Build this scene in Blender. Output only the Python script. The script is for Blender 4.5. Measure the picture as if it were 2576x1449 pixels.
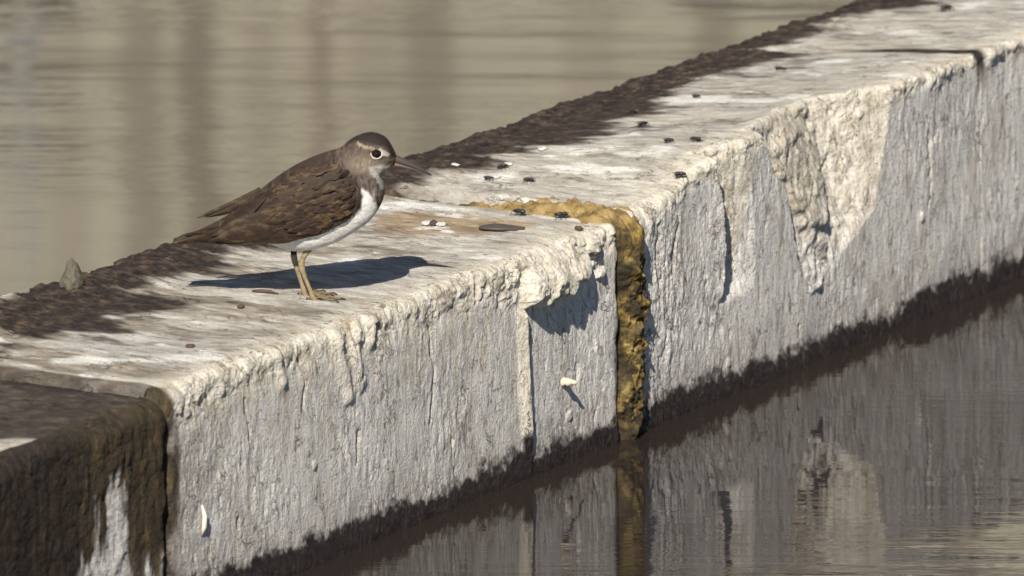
import bpy, bmesh, math, random
import numpy as np
from mathutils import Vector, Matrix
from mathutils.bvhtree import BVHTree

random.seed(7)
RNG = np.random.default_rng(7)
scn = bpy.context.scene
for o in list(bpy.data.objects):
    bpy.data.objects.remove(o, do_unlink=True)
COL = scn.collection

# ------------------------------------------------------------------ camera
PITCH = math.radians(12.2)
FPX = 25714.0                      # focal length in pixels of a 2575 px wide frame
CX, CY = 1287.5, 724.5
CAM = np.array([0.0, 0.0, 2.11])
Fv = np.array([0, math.cos(PITCH), -math.sin(PITCH)])
Uv = np.array([0, math.sin(PITCH), math.cos(PITCH)])
Rv = np.array([1.0, 0, 0])
cam_d = bpy.data.cameras.new('camera')
cam = bpy.data.objects.new('camera', cam_d)
COL.objects.link(cam)
cam.location = CAM
cam.rotation_euler = (math.pi / 2 - PITCH, 0, 0)
cam_d.sensor_width = 36.0
cam_d.lens = 36.0 * FPX / 2575.0
cam_d.clip_start = 0.1
cam_d.clip_end = 5000.0
cam_d.dof.use_dof = True
cam_d.dof.focus_distance = 9.12
cam_d.dof.aperture_fstop = 15.0
scn.camera = cam

# ------------------------------------------------------------------ light
S_SUN = np.array([-0.132, -0.750, 0.648])          # direction towards the sun
S_SUN = S_SUN / np.linalg.norm(S_SUN)
world = bpy.data.worlds.new('World')
scn.world = world
world.use_nodes = True
wt = world.node_tree
wt.nodes.clear()
wo = wt.nodes.new('ShaderNodeOutputWorld')
wb = wt.nodes.new('ShaderNodeBackground')
sky = wt.nodes.new('ShaderNodeTexSky')
sky.sky_type = 'NISHITA'
sky.sun_disc = False
sky.sun_elevation = math.asin(S_SUN[2])
sky.sun_rotation = math.atan2(S_SUN[0], S_SUN[1])
sky.air_density = 1.0
sky.dust_density = 0.3
sky.altitude = 2500.0
sky.ozone_density = 1.2
wb.inputs['Strength'].default_value = 0.05
wt.links.new(sky.outputs[0], wb.inputs['Color'])
wt.links.new(wb.outputs[0], wo.inputs[0])
sun_d = bpy.data.lights.new('sun', 'SUN')
sun_d.energy = 5.0
sun_d.angle = math.radians(0.53)
sun_d.color = (1.0, 0.925, 0.79)
sun = bpy.data.objects.new('sun', sun_d)
COL.objects.link(sun)
sun.rotation_euler = Vector(S_SUN).to_track_quat('Z', 'Y').to_euler()
sun.location = (-2, -6, 8)
vs = scn.view_settings
vs.view_transform = 'Standard'
vs.look = 'None'
vs.exposure = 0.42
vs.gamma = 1.0
vs.use_curve_mapping = False

# ------------------------------------------------------------------ pixel helpers
def ray(x, y):
    return Fv + (x - CX) / FPX * Rv - (y - CY) / FPX * Uv
def on_z(x, y, z):
    d = ray(x, y)
    return CAM + (z - CAM[2]) / d[2] * d
TH = math.radians(60.63)                            # heading of the wall
Aw = np.array([math.cos(TH), math.sin(TH), 0])
Nw = np.array([math.sin(TH), -math.cos(TH), 0])
OW = np.array([0.1097, 9.1232, 0.0])                # waterline under the mossy joint
def face_px(x, y, n=0.0):
    d = ray(x, y)
    t = np.dot(OW + Nw * n - CAM, Nw) / np.dot(d, Nw)
    q = CAM + t * d
    return float(np.dot(q - OW, Aw)), float(q[2])
def to_world(s, n, z):
    return OW + Aw * s + Nw * n + np.array([0, 0, z])

# ------------------------------------------------------------------ noise
def _hash(ix, iy, seed):
    h = (ix.astype(np.int64) * 374761393 + iy.astype(np.int64) * 668265263 + seed * 1442695041) & 0xffffffff
    h = ((h ^ (h >> 13)) * 1274126177) & 0xffffffff
    return ((h ^ (h >> 16)) & 0xffff) / 65535.0
def vnoise(x, y, seed=0):
    x, y = np.broadcast_arrays(np.asarray(x, float), np.asarray(y, float))
    xi, yi = np.floor(x), np.floor(y)
    fx, fy = x - xi, y - yi
    u = fx * fx * fx * (fx * (fx * 6 - 15) + 10)
    v = fy * fy * fy * (fy * (fy * 6 - 15) + 10)
    a = _hash(xi, yi, seed); b = _hash(xi + 1, yi, seed)
    c = _hash(xi, yi + 1, seed); d = _hash(xi + 1, yi + 1, seed)
    return (a + (b - a) * u + (c - a) * v + (a - b - c + d) * u * v) * 2 - 1
def fbm(x, y, octv=4, seed=0, gain=0.5):
    tot = 0; amp = 1.0; nrm = 0
    for k in range(octv):
        tot = tot + amp * vnoise(x * 2 ** k + 17.3 * k, y * 2 ** k - 9.1 * k, seed + k * 31)
        nrm += amp; amp *= gain
    return tot / nrm
def lnoise(x, y, seed=0):
    x, y = np.broadcast_arrays(np.asarray(x, float), np.asarray(y, float))
    xi, yi = np.floor(x), np.floor(y); fx, fy = x - xi, y - yi
    a = _hash(xi, yi, seed); b = _hash(xi + 1, yi, seed); c = _hash(xi, yi + 1, seed); d = _hash(xi + 1, yi + 1, seed)
    up = a + (b - a) * fx + (d - b) * fy
    lo = a + (d - c) * fx + (c - a) * fy
    return np.where(fx > fy, up, lo) * 2 - 1
def facets(x, y, octv=4, seed=0, gain=0.55):
    tot = 0; amp = 1.0; nrm = 0
    for k in range(octv):
        ca, sa = math.cos(k * 1.1 + .4), math.sin(k * 1.1 + .4)
        wx = x + 0.25 * vnoise(x * 1.3, y * 1.3, seed + 900) ; wy = y + 0.25 * vnoise(x * 1.3 + 7, y * 1.3, seed + 901)
        tot = tot + amp * lnoise((wx * ca + wy * sa) * 1.9 ** k, (wy * ca - wx * sa) * 1.9 ** k, seed + k * 37)
        nrm += amp; amp *= gain
    return tot / nrm
def sstep(a, b, x):
    t = np.clip((x - a) / (b - a), 0, 1)
    return t * t * (3 - 2 * t)
def poly_sd(px, py, poly):
    """signed distance to a polygon, negative inside"""
    px, py = np.broadcast_arrays(px, py)
    d = np.full(px.shape, 1e9); inside = np.zeros(px.shape, bool)
    n = len(poly)
    for i in range(n):
        x1, y1 = poly[i]; x2, y2 = poly[(i + 1) % n]
        ex, ey = x2 - x1, y2 - y1
        t = np.clip(((px - x1) * ex + (py - y1) * ey) / (ex * ex + ey * ey + 1e-20), 0, 1)
        d = np.minimum(d, np.hypot(px - x1 - t * ex, py - y1 - t * ey))
        cond = (y1 > py) != (y2 > py)
        inside ^= cond & (px < (x2 - x1) * (py - y1) / (y2 - y1 + 1e-20) + x1)
    return np.where(inside, -d, d)
def line_dist(px, py, pts):
    d = np.full(np.broadcast(px, py).shape, 1e9)
    for (x1, y1), (x2, y2) in zip(pts[:-1], pts[1:]):
        ex, ey = x2 - x1, y2 - y1
        t = np.clip(((px - x1) * ex + (py - y1) * ey) / (ex * ex + ey * ey + 1e-20), 0, 1)
        d = np.minimum(d, np.hypot(px - x1 - t * ex, py - y1 - t * ey))
    return d

# ------------------------------------------------------------------ node helpers
class NT:
    def __init__(self, name):
        self.m = bpy.data.materials.new(name)
        self.m.use_nodes = True
        self.t = self.m.node_tree
        self.t.nodes.clear()
        self.out = self.t.nodes.new('ShaderNodeOutputMaterial')
        self.b = self.t.nodes.new('ShaderNodeBsdfPrincipled')
        self.t.links.new(self.b.outputs[0], self.out.inputs[0])
    def n(self, kind, **kw):
        nd = self.t.nodes.new('ShaderNode' + kind)
        for k, v in kw.items():
            setattr(nd, k, v)
        return nd
    def l(self, a, b):
        self.t.links.new(a, b)
    def put(self, sock, v):
        if hasattr(v, 'is_linked') or hasattr(v, 'links'):
            self.l(v, sock)
        elif isinstance(v, (tuple, list)) and len(v) == 3 and sock.type == 'RGBA':
            sock.default_value = (*v, 1)
        else:
            sock.default_value = v
    def coord(self, kind='Object', scale=(1, 1, 1), rot=(0, 0, 0)):
        tc = self.n('TexCoord')
        mp = self.n('Mapping')
        mp.inputs['Scale'].default_value = scale
        mp.inputs['Rotation'].default_value = rot
        self.l(tc.outputs[kind], mp.inputs[0])
        return mp.outputs[0]
    def noise(self, vec, scale=5, detail=4, rough=0.55, dist=0.0):
        nd = self.n('TexNoise')
        self.l(vec, nd.inputs['Vector'])
        nd.inputs['Scale'].default_value = scale
        nd.inputs['Detail'].default_value = detail
        nd.inputs['Roughness'].default_value = rough
        nd.inputs['Distortion'].default_value = dist
        return nd.outputs['Fac']
    def ramp(self, fac, stops):
        nd = self.n('ValToRGB')
        el = nd.color_ramp.elements
        while len(el) < len(stops):
            el.new(0.5)
        for e, (p, c) in zip(el, stops):
            e.position = p
            e.color = (*c, 1) if len(c) == 3 else c
        self.put(nd.inputs[0], fac)
        return nd.outputs[0]
    def mix(self, fac, a, b, mode='MIX'):
        nd = self.n('Mix', data_type='RGBA', blend_type=mode)
        self.put(nd.inputs[0], fac)
        self.put(nd.inputs[6], a)
        self.put(nd.inputs[7], b)
        return nd.outputs[2]
    def math(self, op, a, b=None, c=None, clamp=False):
        nd = self.n('Math', operation=op, use_clamp=clamp)
        self.put(nd.inputs[0], a)
        if b is not None: self.put(nd.inputs[1], b)
        if c is not None: self.put(nd.inputs[2], c)
        return nd.outputs[0]
    def mapr(self, v, a, b, c=0.0, d=1.0):
        nd = self.n('MapRange')
        self.put(nd.inputs[0], v)
        for i, q in zip((1, 2, 3, 4), (a, b, c, d)):
            nd.inputs[i].default_value = q
        return nd.outputs[0]
    def attr(self, name, col=False):
        nd = self.n('Attribute', attribute_name=name)
        return nd.outputs['Color' if col else 'Fac']
    def bump(self, h, strength=0.5, dist=0.001, normal=None):
        nd = self.n('Bump')
        nd.inputs['Strength'].default_value = strength
        nd.inputs['Distance'].default_value = dist
        self.l(h, nd.inputs['Height'])
        if normal is not None:
            self.l(normal, nd.inputs['Normal'])
        return nd.outputs[0]
    def fin(self, color=None, rough=None, normal=None, **kw):
        if color is not None: self.put(self.b.inputs['Base Color'], color)
        if rough is not None: self.put(self.b.inputs['Roughness'], rough)
        if normal is not None: self.l(normal, self.b.inputs['Normal'])
        for k, v in kw.items():
            self.put(self.b.inputs[k], v)
        return self.m

# ------------------------------------------------------------------ object helpers
def link(name, me, parent=None, mat=None):
    o = bpy.data.objects.new(name, me)
    COL.objects.link(o)
    if parent is not None: o.parent = parent
    if mat is not None:
        me.materials.clear(); me.materials.append(mat)
    return o
def tag(o, label=None, cat=None, group=None, kind=None):
    if label: o['label'] = label
    if cat: o['category'] = cat
    if group: o['group'] = group
    if kind: o['kind'] = kind
    return o
def empty(name, loc=(0, 0, 0), rz=0.0):
    o = bpy.data.objects.new(name, None)
    COL.objects.link(o)
    o.location = loc
    o.rotation_euler = (0, 0, rz)
    o.empty_display_size = 0.02
    return o
def grid_mesh(name, V, attrs=None, close_u=False, caps=False, smooth=True):
    """V: (nu, nv, 3) array -> quad mesh; caps closes the two u ends with fans; close_u wraps v"""
    nu, nv = V.shape[:2]
    verts = V.reshape(-1, 3)
    iu = np.arange(nu - 1)[:, None]
    if close_u:
        jv = np.arange(nv)[None, :]; jn = (jv + 1) % nv
    else:
        jv = np.arange(nv - 1)[None, :]; jn = jv + 1
    q = np.stack([(iu * nv + jv), ((iu + 1) * nv + jv), ((iu + 1) * nv + jn), (iu * nv + jn)], -1).reshape(-1, 4)
    tris = []
    if caps:
        c0 = len(verts)
        verts = np.vstack([verts, V[0].mean(0), V[-1].mean(0)])
        m = nv if close_u else nv
        for k in range(m):
            k2 = (k + 1) % nv
            tris.append((c0, k, k2))
            tris.append((c0 + 1, (nu - 1) * nv + k2, (nu - 1) * nv + k))
    me = bpy.data.meshes.new(name)
    nl = q.size + 3 * len(tris)
    me.vertices.add(len(verts))
    me.vertices.foreach_set('co', verts.astype(np.float32).ravel())
    me.loops.add(nl)
    idx = np.concatenate([q.ravel(), np.array(tris, int).ravel()]) if tris else q.ravel()
    me.loops.foreach_set('vertex_index', idx.astype(np.int32))
    starts = np.concatenate([np.arange(len(q)) * 4, len(q) * 4 + np.arange(len(tris)) * 3]).astype(np.int32)
    me.polygons.add(len(starts))
    me.polygons.foreach_set('loop_start', starts)
    me.polygons.foreach_set('use_smooth', np.full(len(starts), smooth))
    me.update(calc_edges=True)
    me.validate()
    if attrs:
        for k, a in attrs.items():
            if a.ndim == 3:
                col = np.ones((len(verts), 4), np.float32)
                col[:nu * nv, :3] = a.reshape(-1, 3)
                at = me.attributes.new(k, 'FLOAT_COLOR', 'POINT')
                at.data.foreach_set('color', col.ravel())
            else:
                val = np.zeros(len(verts), np.float32)
                val[:nu * nv] = a.ravel()
                at = me.attributes.new(k, 'FLOAT', 'POINT')
                at.data.foreach_set('value', val)
    return me
def tube_arrays(pts, rad, seg=8):
    pts = np.array(pts, float); n = len(pts)
    rad = np.broadcast_to(np.array(rad, float), (n,))
    tan = np.gradient(pts, axis=0)
    tan /= np.linalg.norm(tan, axis=1)[:, None] + 1e-12
    ref = np.array([0, 1.0, 0]) if abs(tan[0][1]) < 0.9 else np.array([1.0, 0, 0])
    V = np.zeros((n, seg, 3))
    for i in range(n):
        a = np.cross(tan[i], ref); a /= np.linalg.norm(a)
        b = np.cross(tan[i], a)
        ref = np.cross(a, tan[i])
        ang = np.arange(seg) / seg * 2 * math.pi
        V[i] = pts[i] + rad[i] * (np.cos(ang)[:, None] * a + np.sin(ang)[:, None] * b)
    return V
def tube_mesh(name, pts, rad, seg=8):
    return grid_mesh(name, tube_arrays(pts, rad, seg), close_u=True, caps=True)
def box_mesh(name, x0, x1, y0, y1, z0, z1):
    v = [(x, y, z) for x in (x0, x1) for y in (y0, y1) for z in (z0, z1)]
    f = [(0, 1, 3, 2), (4, 6, 7, 5), (0, 4, 5, 1), (2, 3, 7, 6), (0, 2, 6, 4), (1, 5, 7, 3)]
    me = bpy.data.meshes.new(name)
    me.from_pydata(v, [], f)
    me.update()
    return me
def blob_mesh(name, rx, ry, rz, rough=0.15, seed=0, nu=20, nv=28, cone=0.0):
    th = np.linspace(0.02, math.pi - 0.02, nu)[:, None]
    ph = np.linspace(0, 2 * math.pi, nv, endpoint=False)[None, :]
    x = np.sin(th) * np.cos(ph); y = np.sin(th) * np.sin(ph); z = np.cos(th) + 0 * ph
    g = 1 + rough * (vnoise(x * 1.9 + z * 1.3 + 5, y * 1.9 + seed * 7.1 + z, seed) + 0.5 * vnoise(x * 4.1, y * 4.1 + z * 4.1, seed + 3) + 0.3 * vnoise(x * 9.1 + z * 5, y * 9.1 + z * 6.1, seed + 5))
    taper = 1 - cone * np.clip(z, -0.3, 1)
    V = np.stack([x * g * rx * taper, y * g * ry * taper, z * g * rz], -1)
    return grid_mesh(name, V, close_u=True, caps=True)

# ================================================================== STRUCTURE
# ---- water
w = NT('water')
geo = w.n('NewGeometry')
def wcoord(scale, rot=0.0):
    mp = w.n('Mapping')
    mp.inputs['Scale'].default_value = scale
    mp.inputs['Rotation'].default_value = (0, 0, rot)
    w.l(geo.outputs['Position'], mp.inputs[0])
    return mp.outputs[0]
dp = w.n('VectorMath', operation='DOT_PRODUCT')
dp.inputs[1].default_value = tuple(Nw)
w.l(geo.outputs['Position'], dp.inputs[0])
nside = w.math('SUBTRACT', dp.outputs['Value'], float(np.dot(OW, Nw)))
calm = w.math('ADD', w.mapr(nside, -0.25, -0.1, 1.35, 0.72), w.mapr(nside, 0.10, 0.45, 0.0, 0.9))                        # lee side of the wall is calm
gust = w.mapr(w.noise(wcoord((0.5, 1.6, 1), 0.06), 1.0, 2), 0.42, 0.60, 0.2, 1.9)
r1 = w.noise(wcoord((2.2, 16, 1), 0.05), 1.0, 3, 0.5, 0.4)
r2 = w.noise(wcoord((9.0, 62, 1), -0.04), 1.0, 3, 0.55, 0.6)
r3 = w.noise(wcoord((0.7, 3.2, 1), 0.08), 1.0, 2, 0.5)
hh = w.math('ADD', w.math('MULTIPLY', r1, 0.00065), w.math('MULTIPLY', r2, 0.00030))
hh = w.math('ADD', w.math('MULTIPLY', hh, gust), w.math('MULTIPLY', r3, 0.0022))
hh = w.math('MULTIPLY', hh, calm)
r5 = w.noise(wcoord((15, 24, 1), 0.1), 1.0, 1, 0.5, 0.8)
hh = w.math('ADD', hh, w.math('MULTIPLY', w.math('MULTIPLY', r5, 0.00016), w.mapr(nside, 0.02, 0.3, 0.25, 1.3)))
MW = w.fin(color=(0.022, 0.017, 0.015), rough=w.mapr(nside, -0.3, -0.05, 0.06, 0.014), normal=w.bump(hh, 1.0, 1.0), IOR=1.38)
me = bpy.data.meshes.new('water')
me.from_pydata([(-300, -60, 0), (300, -60, 0), (300, 22.3, 0), (-300, 22.3, 0)], [], [(0, 1, 2, 3)])
tag(link('water', me, None, MW), 'still grey-brown water around the concrete wall', None, None, 'structure')

# ---- far bank: quay, ground, pale houses, trees (seen as reflections in the water)
m = NT('quay_stone')
mc = m.coord('Object', (1, 1, 1))
MQ = m.fin(m.ramp(m.noise(mc, 3, 6), [(0.3, (0.22, 0.20, 0.17)), (0.7, (0.34, 0.31, 0.27))]), 0.9, m.bump(m.noise(mc, 20, 5), 0.4, 0.02))
m = NT('bank_ground')
mc = m.coord('Object', (1, 1, 1))
MG = m.fin(m.ramp(m.noise(mc, 0.6, 8), [(0.3, (0.12, 0.12, 0.05)), (0.7, (0.24, 0.21, 0.12))]), 0.95, m.bump(m.noise(mc, 8, 5), 0.5, 0.05))
tag(link('far_bank', box_mesh('far_bank', -300, 300, 22.2, 1500, -0.6, 0.45), None, MG), 'low grassy bank across the water', None, None, 'structure')
tag(link('quay_edge', box_mesh('quay_edge', -300, 300, 22.0, 22.5, -0.6, 0.52), None, MQ), 'stone quay edge across the water', None, None, 'structure')
def plaster(name, c1, c2):
    q = NT(name)
    qc = q.coord('Object', (1, 1, 1))
    return q.fin(q.ramp(q.noise(qc, 1.3, 6, 0.6), [(0.3, c1), (0.7, c2)]), 0.9, q.bump(q.noise(qc, 30, 4), 0.3, 0.01))
def simple(name, col, rough=0.6, **kw):
    q = NT(name)
    qc = q.coord('Object', (1, 1, 1))
    c2 = tuple(x * 0.78 for x in col)
    return q.fin(q.ramp(q.noise(qc, 6, 5), [(0.3, c2), (0.7, col)]), rough, None, **kw)
MP = plaster('cream_plaster', (0.56, 0.53, 0.43), (0.66, 0.625, 0.51))
MP2 = plaster('pale_plaster', (0.70, 0.67, 0.56), (0.80, 0.77, 0.66))
MROOF = simple('roof_tile', (0.35, 0.16, 0.10), 0.85)
MGL = simple('window_glass', (0.03, 0.035, 0.04), 0.08)
MFR = simple('window_frame', (0.6, 0.57, 0.5), 0.5)
MPIPE = simple('drainpipe', (0.66, 0.54, 0.44), 0.6)
MPIL = plaster('pilaster_stone', (0.47, 0.43, 0.35), (0.55, 0.50, 0.41))
MPIL2 = plaster('brown_pilaster_stone', (0.34, 0.305, 0.25), (0.42, 0.375, 0.31))
MPIL3 = plaster('dark_pilaster_stone', (0.25, 0.22, 0.18), (0.32, 0.285, 0.235))
MBLUE = simple('blue_paint', (0.10, 0.16, 0.30), 0.5)
MPOLE = simple('grey_pole', (0.60, 0.57, 0.50), 0.6)
GZ = 0.45
def house(x0, x1, y0, hgt, mat, label, pil=(), pipes=(), wins=()):
    h = empty('house', ((x0 + x1) / 2, y0, GZ))
    cx = (x0 + x1) / 2; hw = (x1 - x0) / 2
    link('wall', box_mesh('wall', -hw, hw, 0, 8, 0, hgt), h, mat)
    me = bpy.data.meshes.new('roof')
    me.from_pydata([(-hw - .3, -.4, hgt), (hw + .3, -.4, hgt), (hw + .3, 8.4, hgt), (-hw - .3, 8.4, hgt), (-hw - .3, 4, hgt + 2.4), (hw + .3, 4, hgt + 2.4)],
                   [], [(0, 1, 5, 4), (2, 3, 4, 5), (0, 4, 3), (1, 2, 5), (0, 3, 2, 1)])
    link('roof', me, h, MROOF)
    for x, wd, k in pil:
        link('pilaster', box_mesh('pilaster', x - cx - wd / 2, x - cx + wd / 2, -0.02, 0.05, 0, hgt - .02), h, (MPIL, MPIL2, MPIL3)[k])
    for zc in (2.15, 4.35) if pil else ():
        link('string_course', box_mesh('string_course', -hw, hw, -0.10, -0.021, zc, zc + .22), h, MPIL3)
    for x, r in pipes:
        link('drainpipe', tube_mesh('drainpipe', [(x - cx, -r - .03, .05), (x - cx, -r - .03, hgt / 2), (x - cx, -r - .03, hgt - .05)], r), h, MPIPE)
    for x, z, ww, wh in wins:
        f = link('window', box_mesh('window', x - cx - ww / 2, x - cx + ww / 2, -0.06, 0.1, z, z + wh), h, MFR)
        for k in (0, 1):
            xa = x - cx - ww / 2 + .06 + k * (ww / 2 - .03)
            link('pane', box_mesh('pane', xa, xa + ww / 2 - .09, -0.075, 0.02, z + .06, z + wh - .06), f, MGL)
        link('sill', box_mesh('sill', x - cx - ww / 2 - .08, x - cx + ww / 2 + .08, -0.16, -.061, z - .08, z - .003), f, MPIL)
    return tag(h, label, 'house')
house(-5.2, 5.6, 26.0, 8.2, MP, 'cream plastered house with pilasters across the water',
      pil=[((xd - CX) / FPX * 26, wd / FPX * 26, k) for xd, wd, k in [(140, 90, 0), (335, 95, 1), (480, 85, 2), (640, 70, 0), (930, 110, 0), (1075, 120, 1), (1480, 130, 0), (1800, 100, 1), (2150, 140, 0), (2450, 110, 1), (-150, 120, 1), (-420, 100, 2), (2800, 120, 0)]],
      pipes=[(-0.50, .018)],
      wins=[(-3.8, .9, 1.1, 1.35), (-1.6, .9, 1.1, 1.35), (.9, .9, 1.1, 1.35), (2.6, .9, 1.1, 1.35), (4.5, .9, 1.1, 1.35),
            (-3.8, 5.1, 1.1, 1.5), (-1.6, 5.1, 1.1, 1.5), (1.0, 5.1, 1.1, 1.5), (2.6, 5.1, 1.1, 1.5), (4.5, 5.1, 1.1, 1.5)])
house(-17, -6.2, 27.0, 9.0, MP2, 'taller off-white house without pilasters across the water',
      wins=[(x, z, 1.1, 1.4) for x in (-15.5, -13, -10.5, -8) for z in (.9, 3.6, 6.2)])
house(6.6, 17, 27.0, 7.2, MP2, 'lower off-white house without pilasters across the water',
      wins=[(x, z, 1.1, 1.4) for x in (8, 10.4, 12.8, 15.2) for z in (.9, 4.4)])
def px_x(xd, Y): return (xd - CX) / FPX * Y
sp = empty('sign_post', (px_x(38, 23.6), 23.6, GZ))
link('pole', tube_mesh('pole', [(0, 0, -.1), (0, 0, 1.5), (0, 0, 3.1)], .02, 10), sp, MPOLE)
link('sign_plate', box_mesh('sign_plate', -.045, .045, -.045, -.02, 2.03, 2.15), sp, MBLUE)
tag(sp, 'narrow blue sign plate on a thin grey pole across the water', 'sign')

# ================================================================== THE WALL
def ztop_plane(s, n):
    s = np.asarray(s, float); n = np.asarray(n, float)
    zf = np.where(s < -0.815, 0.196, np.where(s < -0.012, 0.203, 0.206 + 0.034 * sstep(0.0, 0.21, s)))
    zb = np.where(s < -0.815, 0.196, np.where(s < -0.012, 0.204, 0.210))
    return zb + (zf - zb) * np.clip(1 + n / 0.30, 0, 1.1)
def top_px(x, y):
    z = 0.205
    for _ in range(12):
        q = on_z(x, y, z)
        s, n = float(np.dot(q - OW, Aw)), float(np.dot(q - OW, Nw))
        z = float(ztop_plane(s, n))
    return s, n
def fpoly(pts): return [face_px(*p) for p in pts]
def tpoly(pts): return [top_px(*p) for p in pts]

def width_back(s):
    return 0.305 + 0.009 * fbm(s * 9, s * 0 + 3.3, 3, 5) + 0.010 * fbm(s * 60, s * 0 + 1.3, 4, 9, .6)

LUMP = fpoly([(1316, 778), (1312, 700), (1345, 640), (1430, 600), (1470, 630), (1466, 690), (1448, 728), (1428, 722), (1408, 756), (1380, 744), (1352, 776), (1334, 764)])
SHADE_LUMP = fpoly([(1468, 645), (1480, 600), (1502, 588), (1510, 618), (1494, 648)])  # lumps raised so their cast shade stands in for a small hollow
SHADE_LUMP2 = fpoly([(1496, 700), (1500, 676), (1514, 668), (1516, 688), (1506, 704)])
RIDGE_S = [face_px(1318, 780)[0], face_px(1327, 1090)[0]]
RIDGE_Z = [face_px(1318, 780)[1], face_px(1327, 1090)[1]]
DRIPS = [fpoly([(850, 830), (858, 900), (878, 1000)]), fpoly([(905, 800), (893, 900), (905, 960)]), fpoly([(940, 780), (930, 860)]), fpoly([(700, 900), (712, 960)])]
H1L = fpoly([(1728, 425), (1790, 440), (1806, 500), (1812, 560), (1817, 640), (1814, 745)])
HOL1 = fpoly([(1760, 395), (1800, 470), (1810, 540), (1817, 640), (1814, 748), (1850, 770), (1862, 640), (1880, 480), (1915, 330), (1870, 330)])
HOL2 = fpoly([(1895, 230), (1922, 330), (1950, 420), (1985, 500), (1998, 570), (2008, 650), (2030, 735), (2075, 700), (2120, 640), (2195, 525), (2225, 350), (2243, 190), (2180, 150), (1980, 200)])
NUBS_R = [face_px(*p) for p in [(2312, 545), (1833, 912), (2095, 350), (2112, 530), (2052, 640), (2125, 560), (1960, 435), (2080, 545), (2190, 290)]]  # raised nubs, added to cast small dark shadows on the face
NUBS_M = [face_px(*p) for p in [(472, 1038), (945, 800), (1065, 800), (1212, 740), (1435, 1045), (790, 1170)]]

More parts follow.
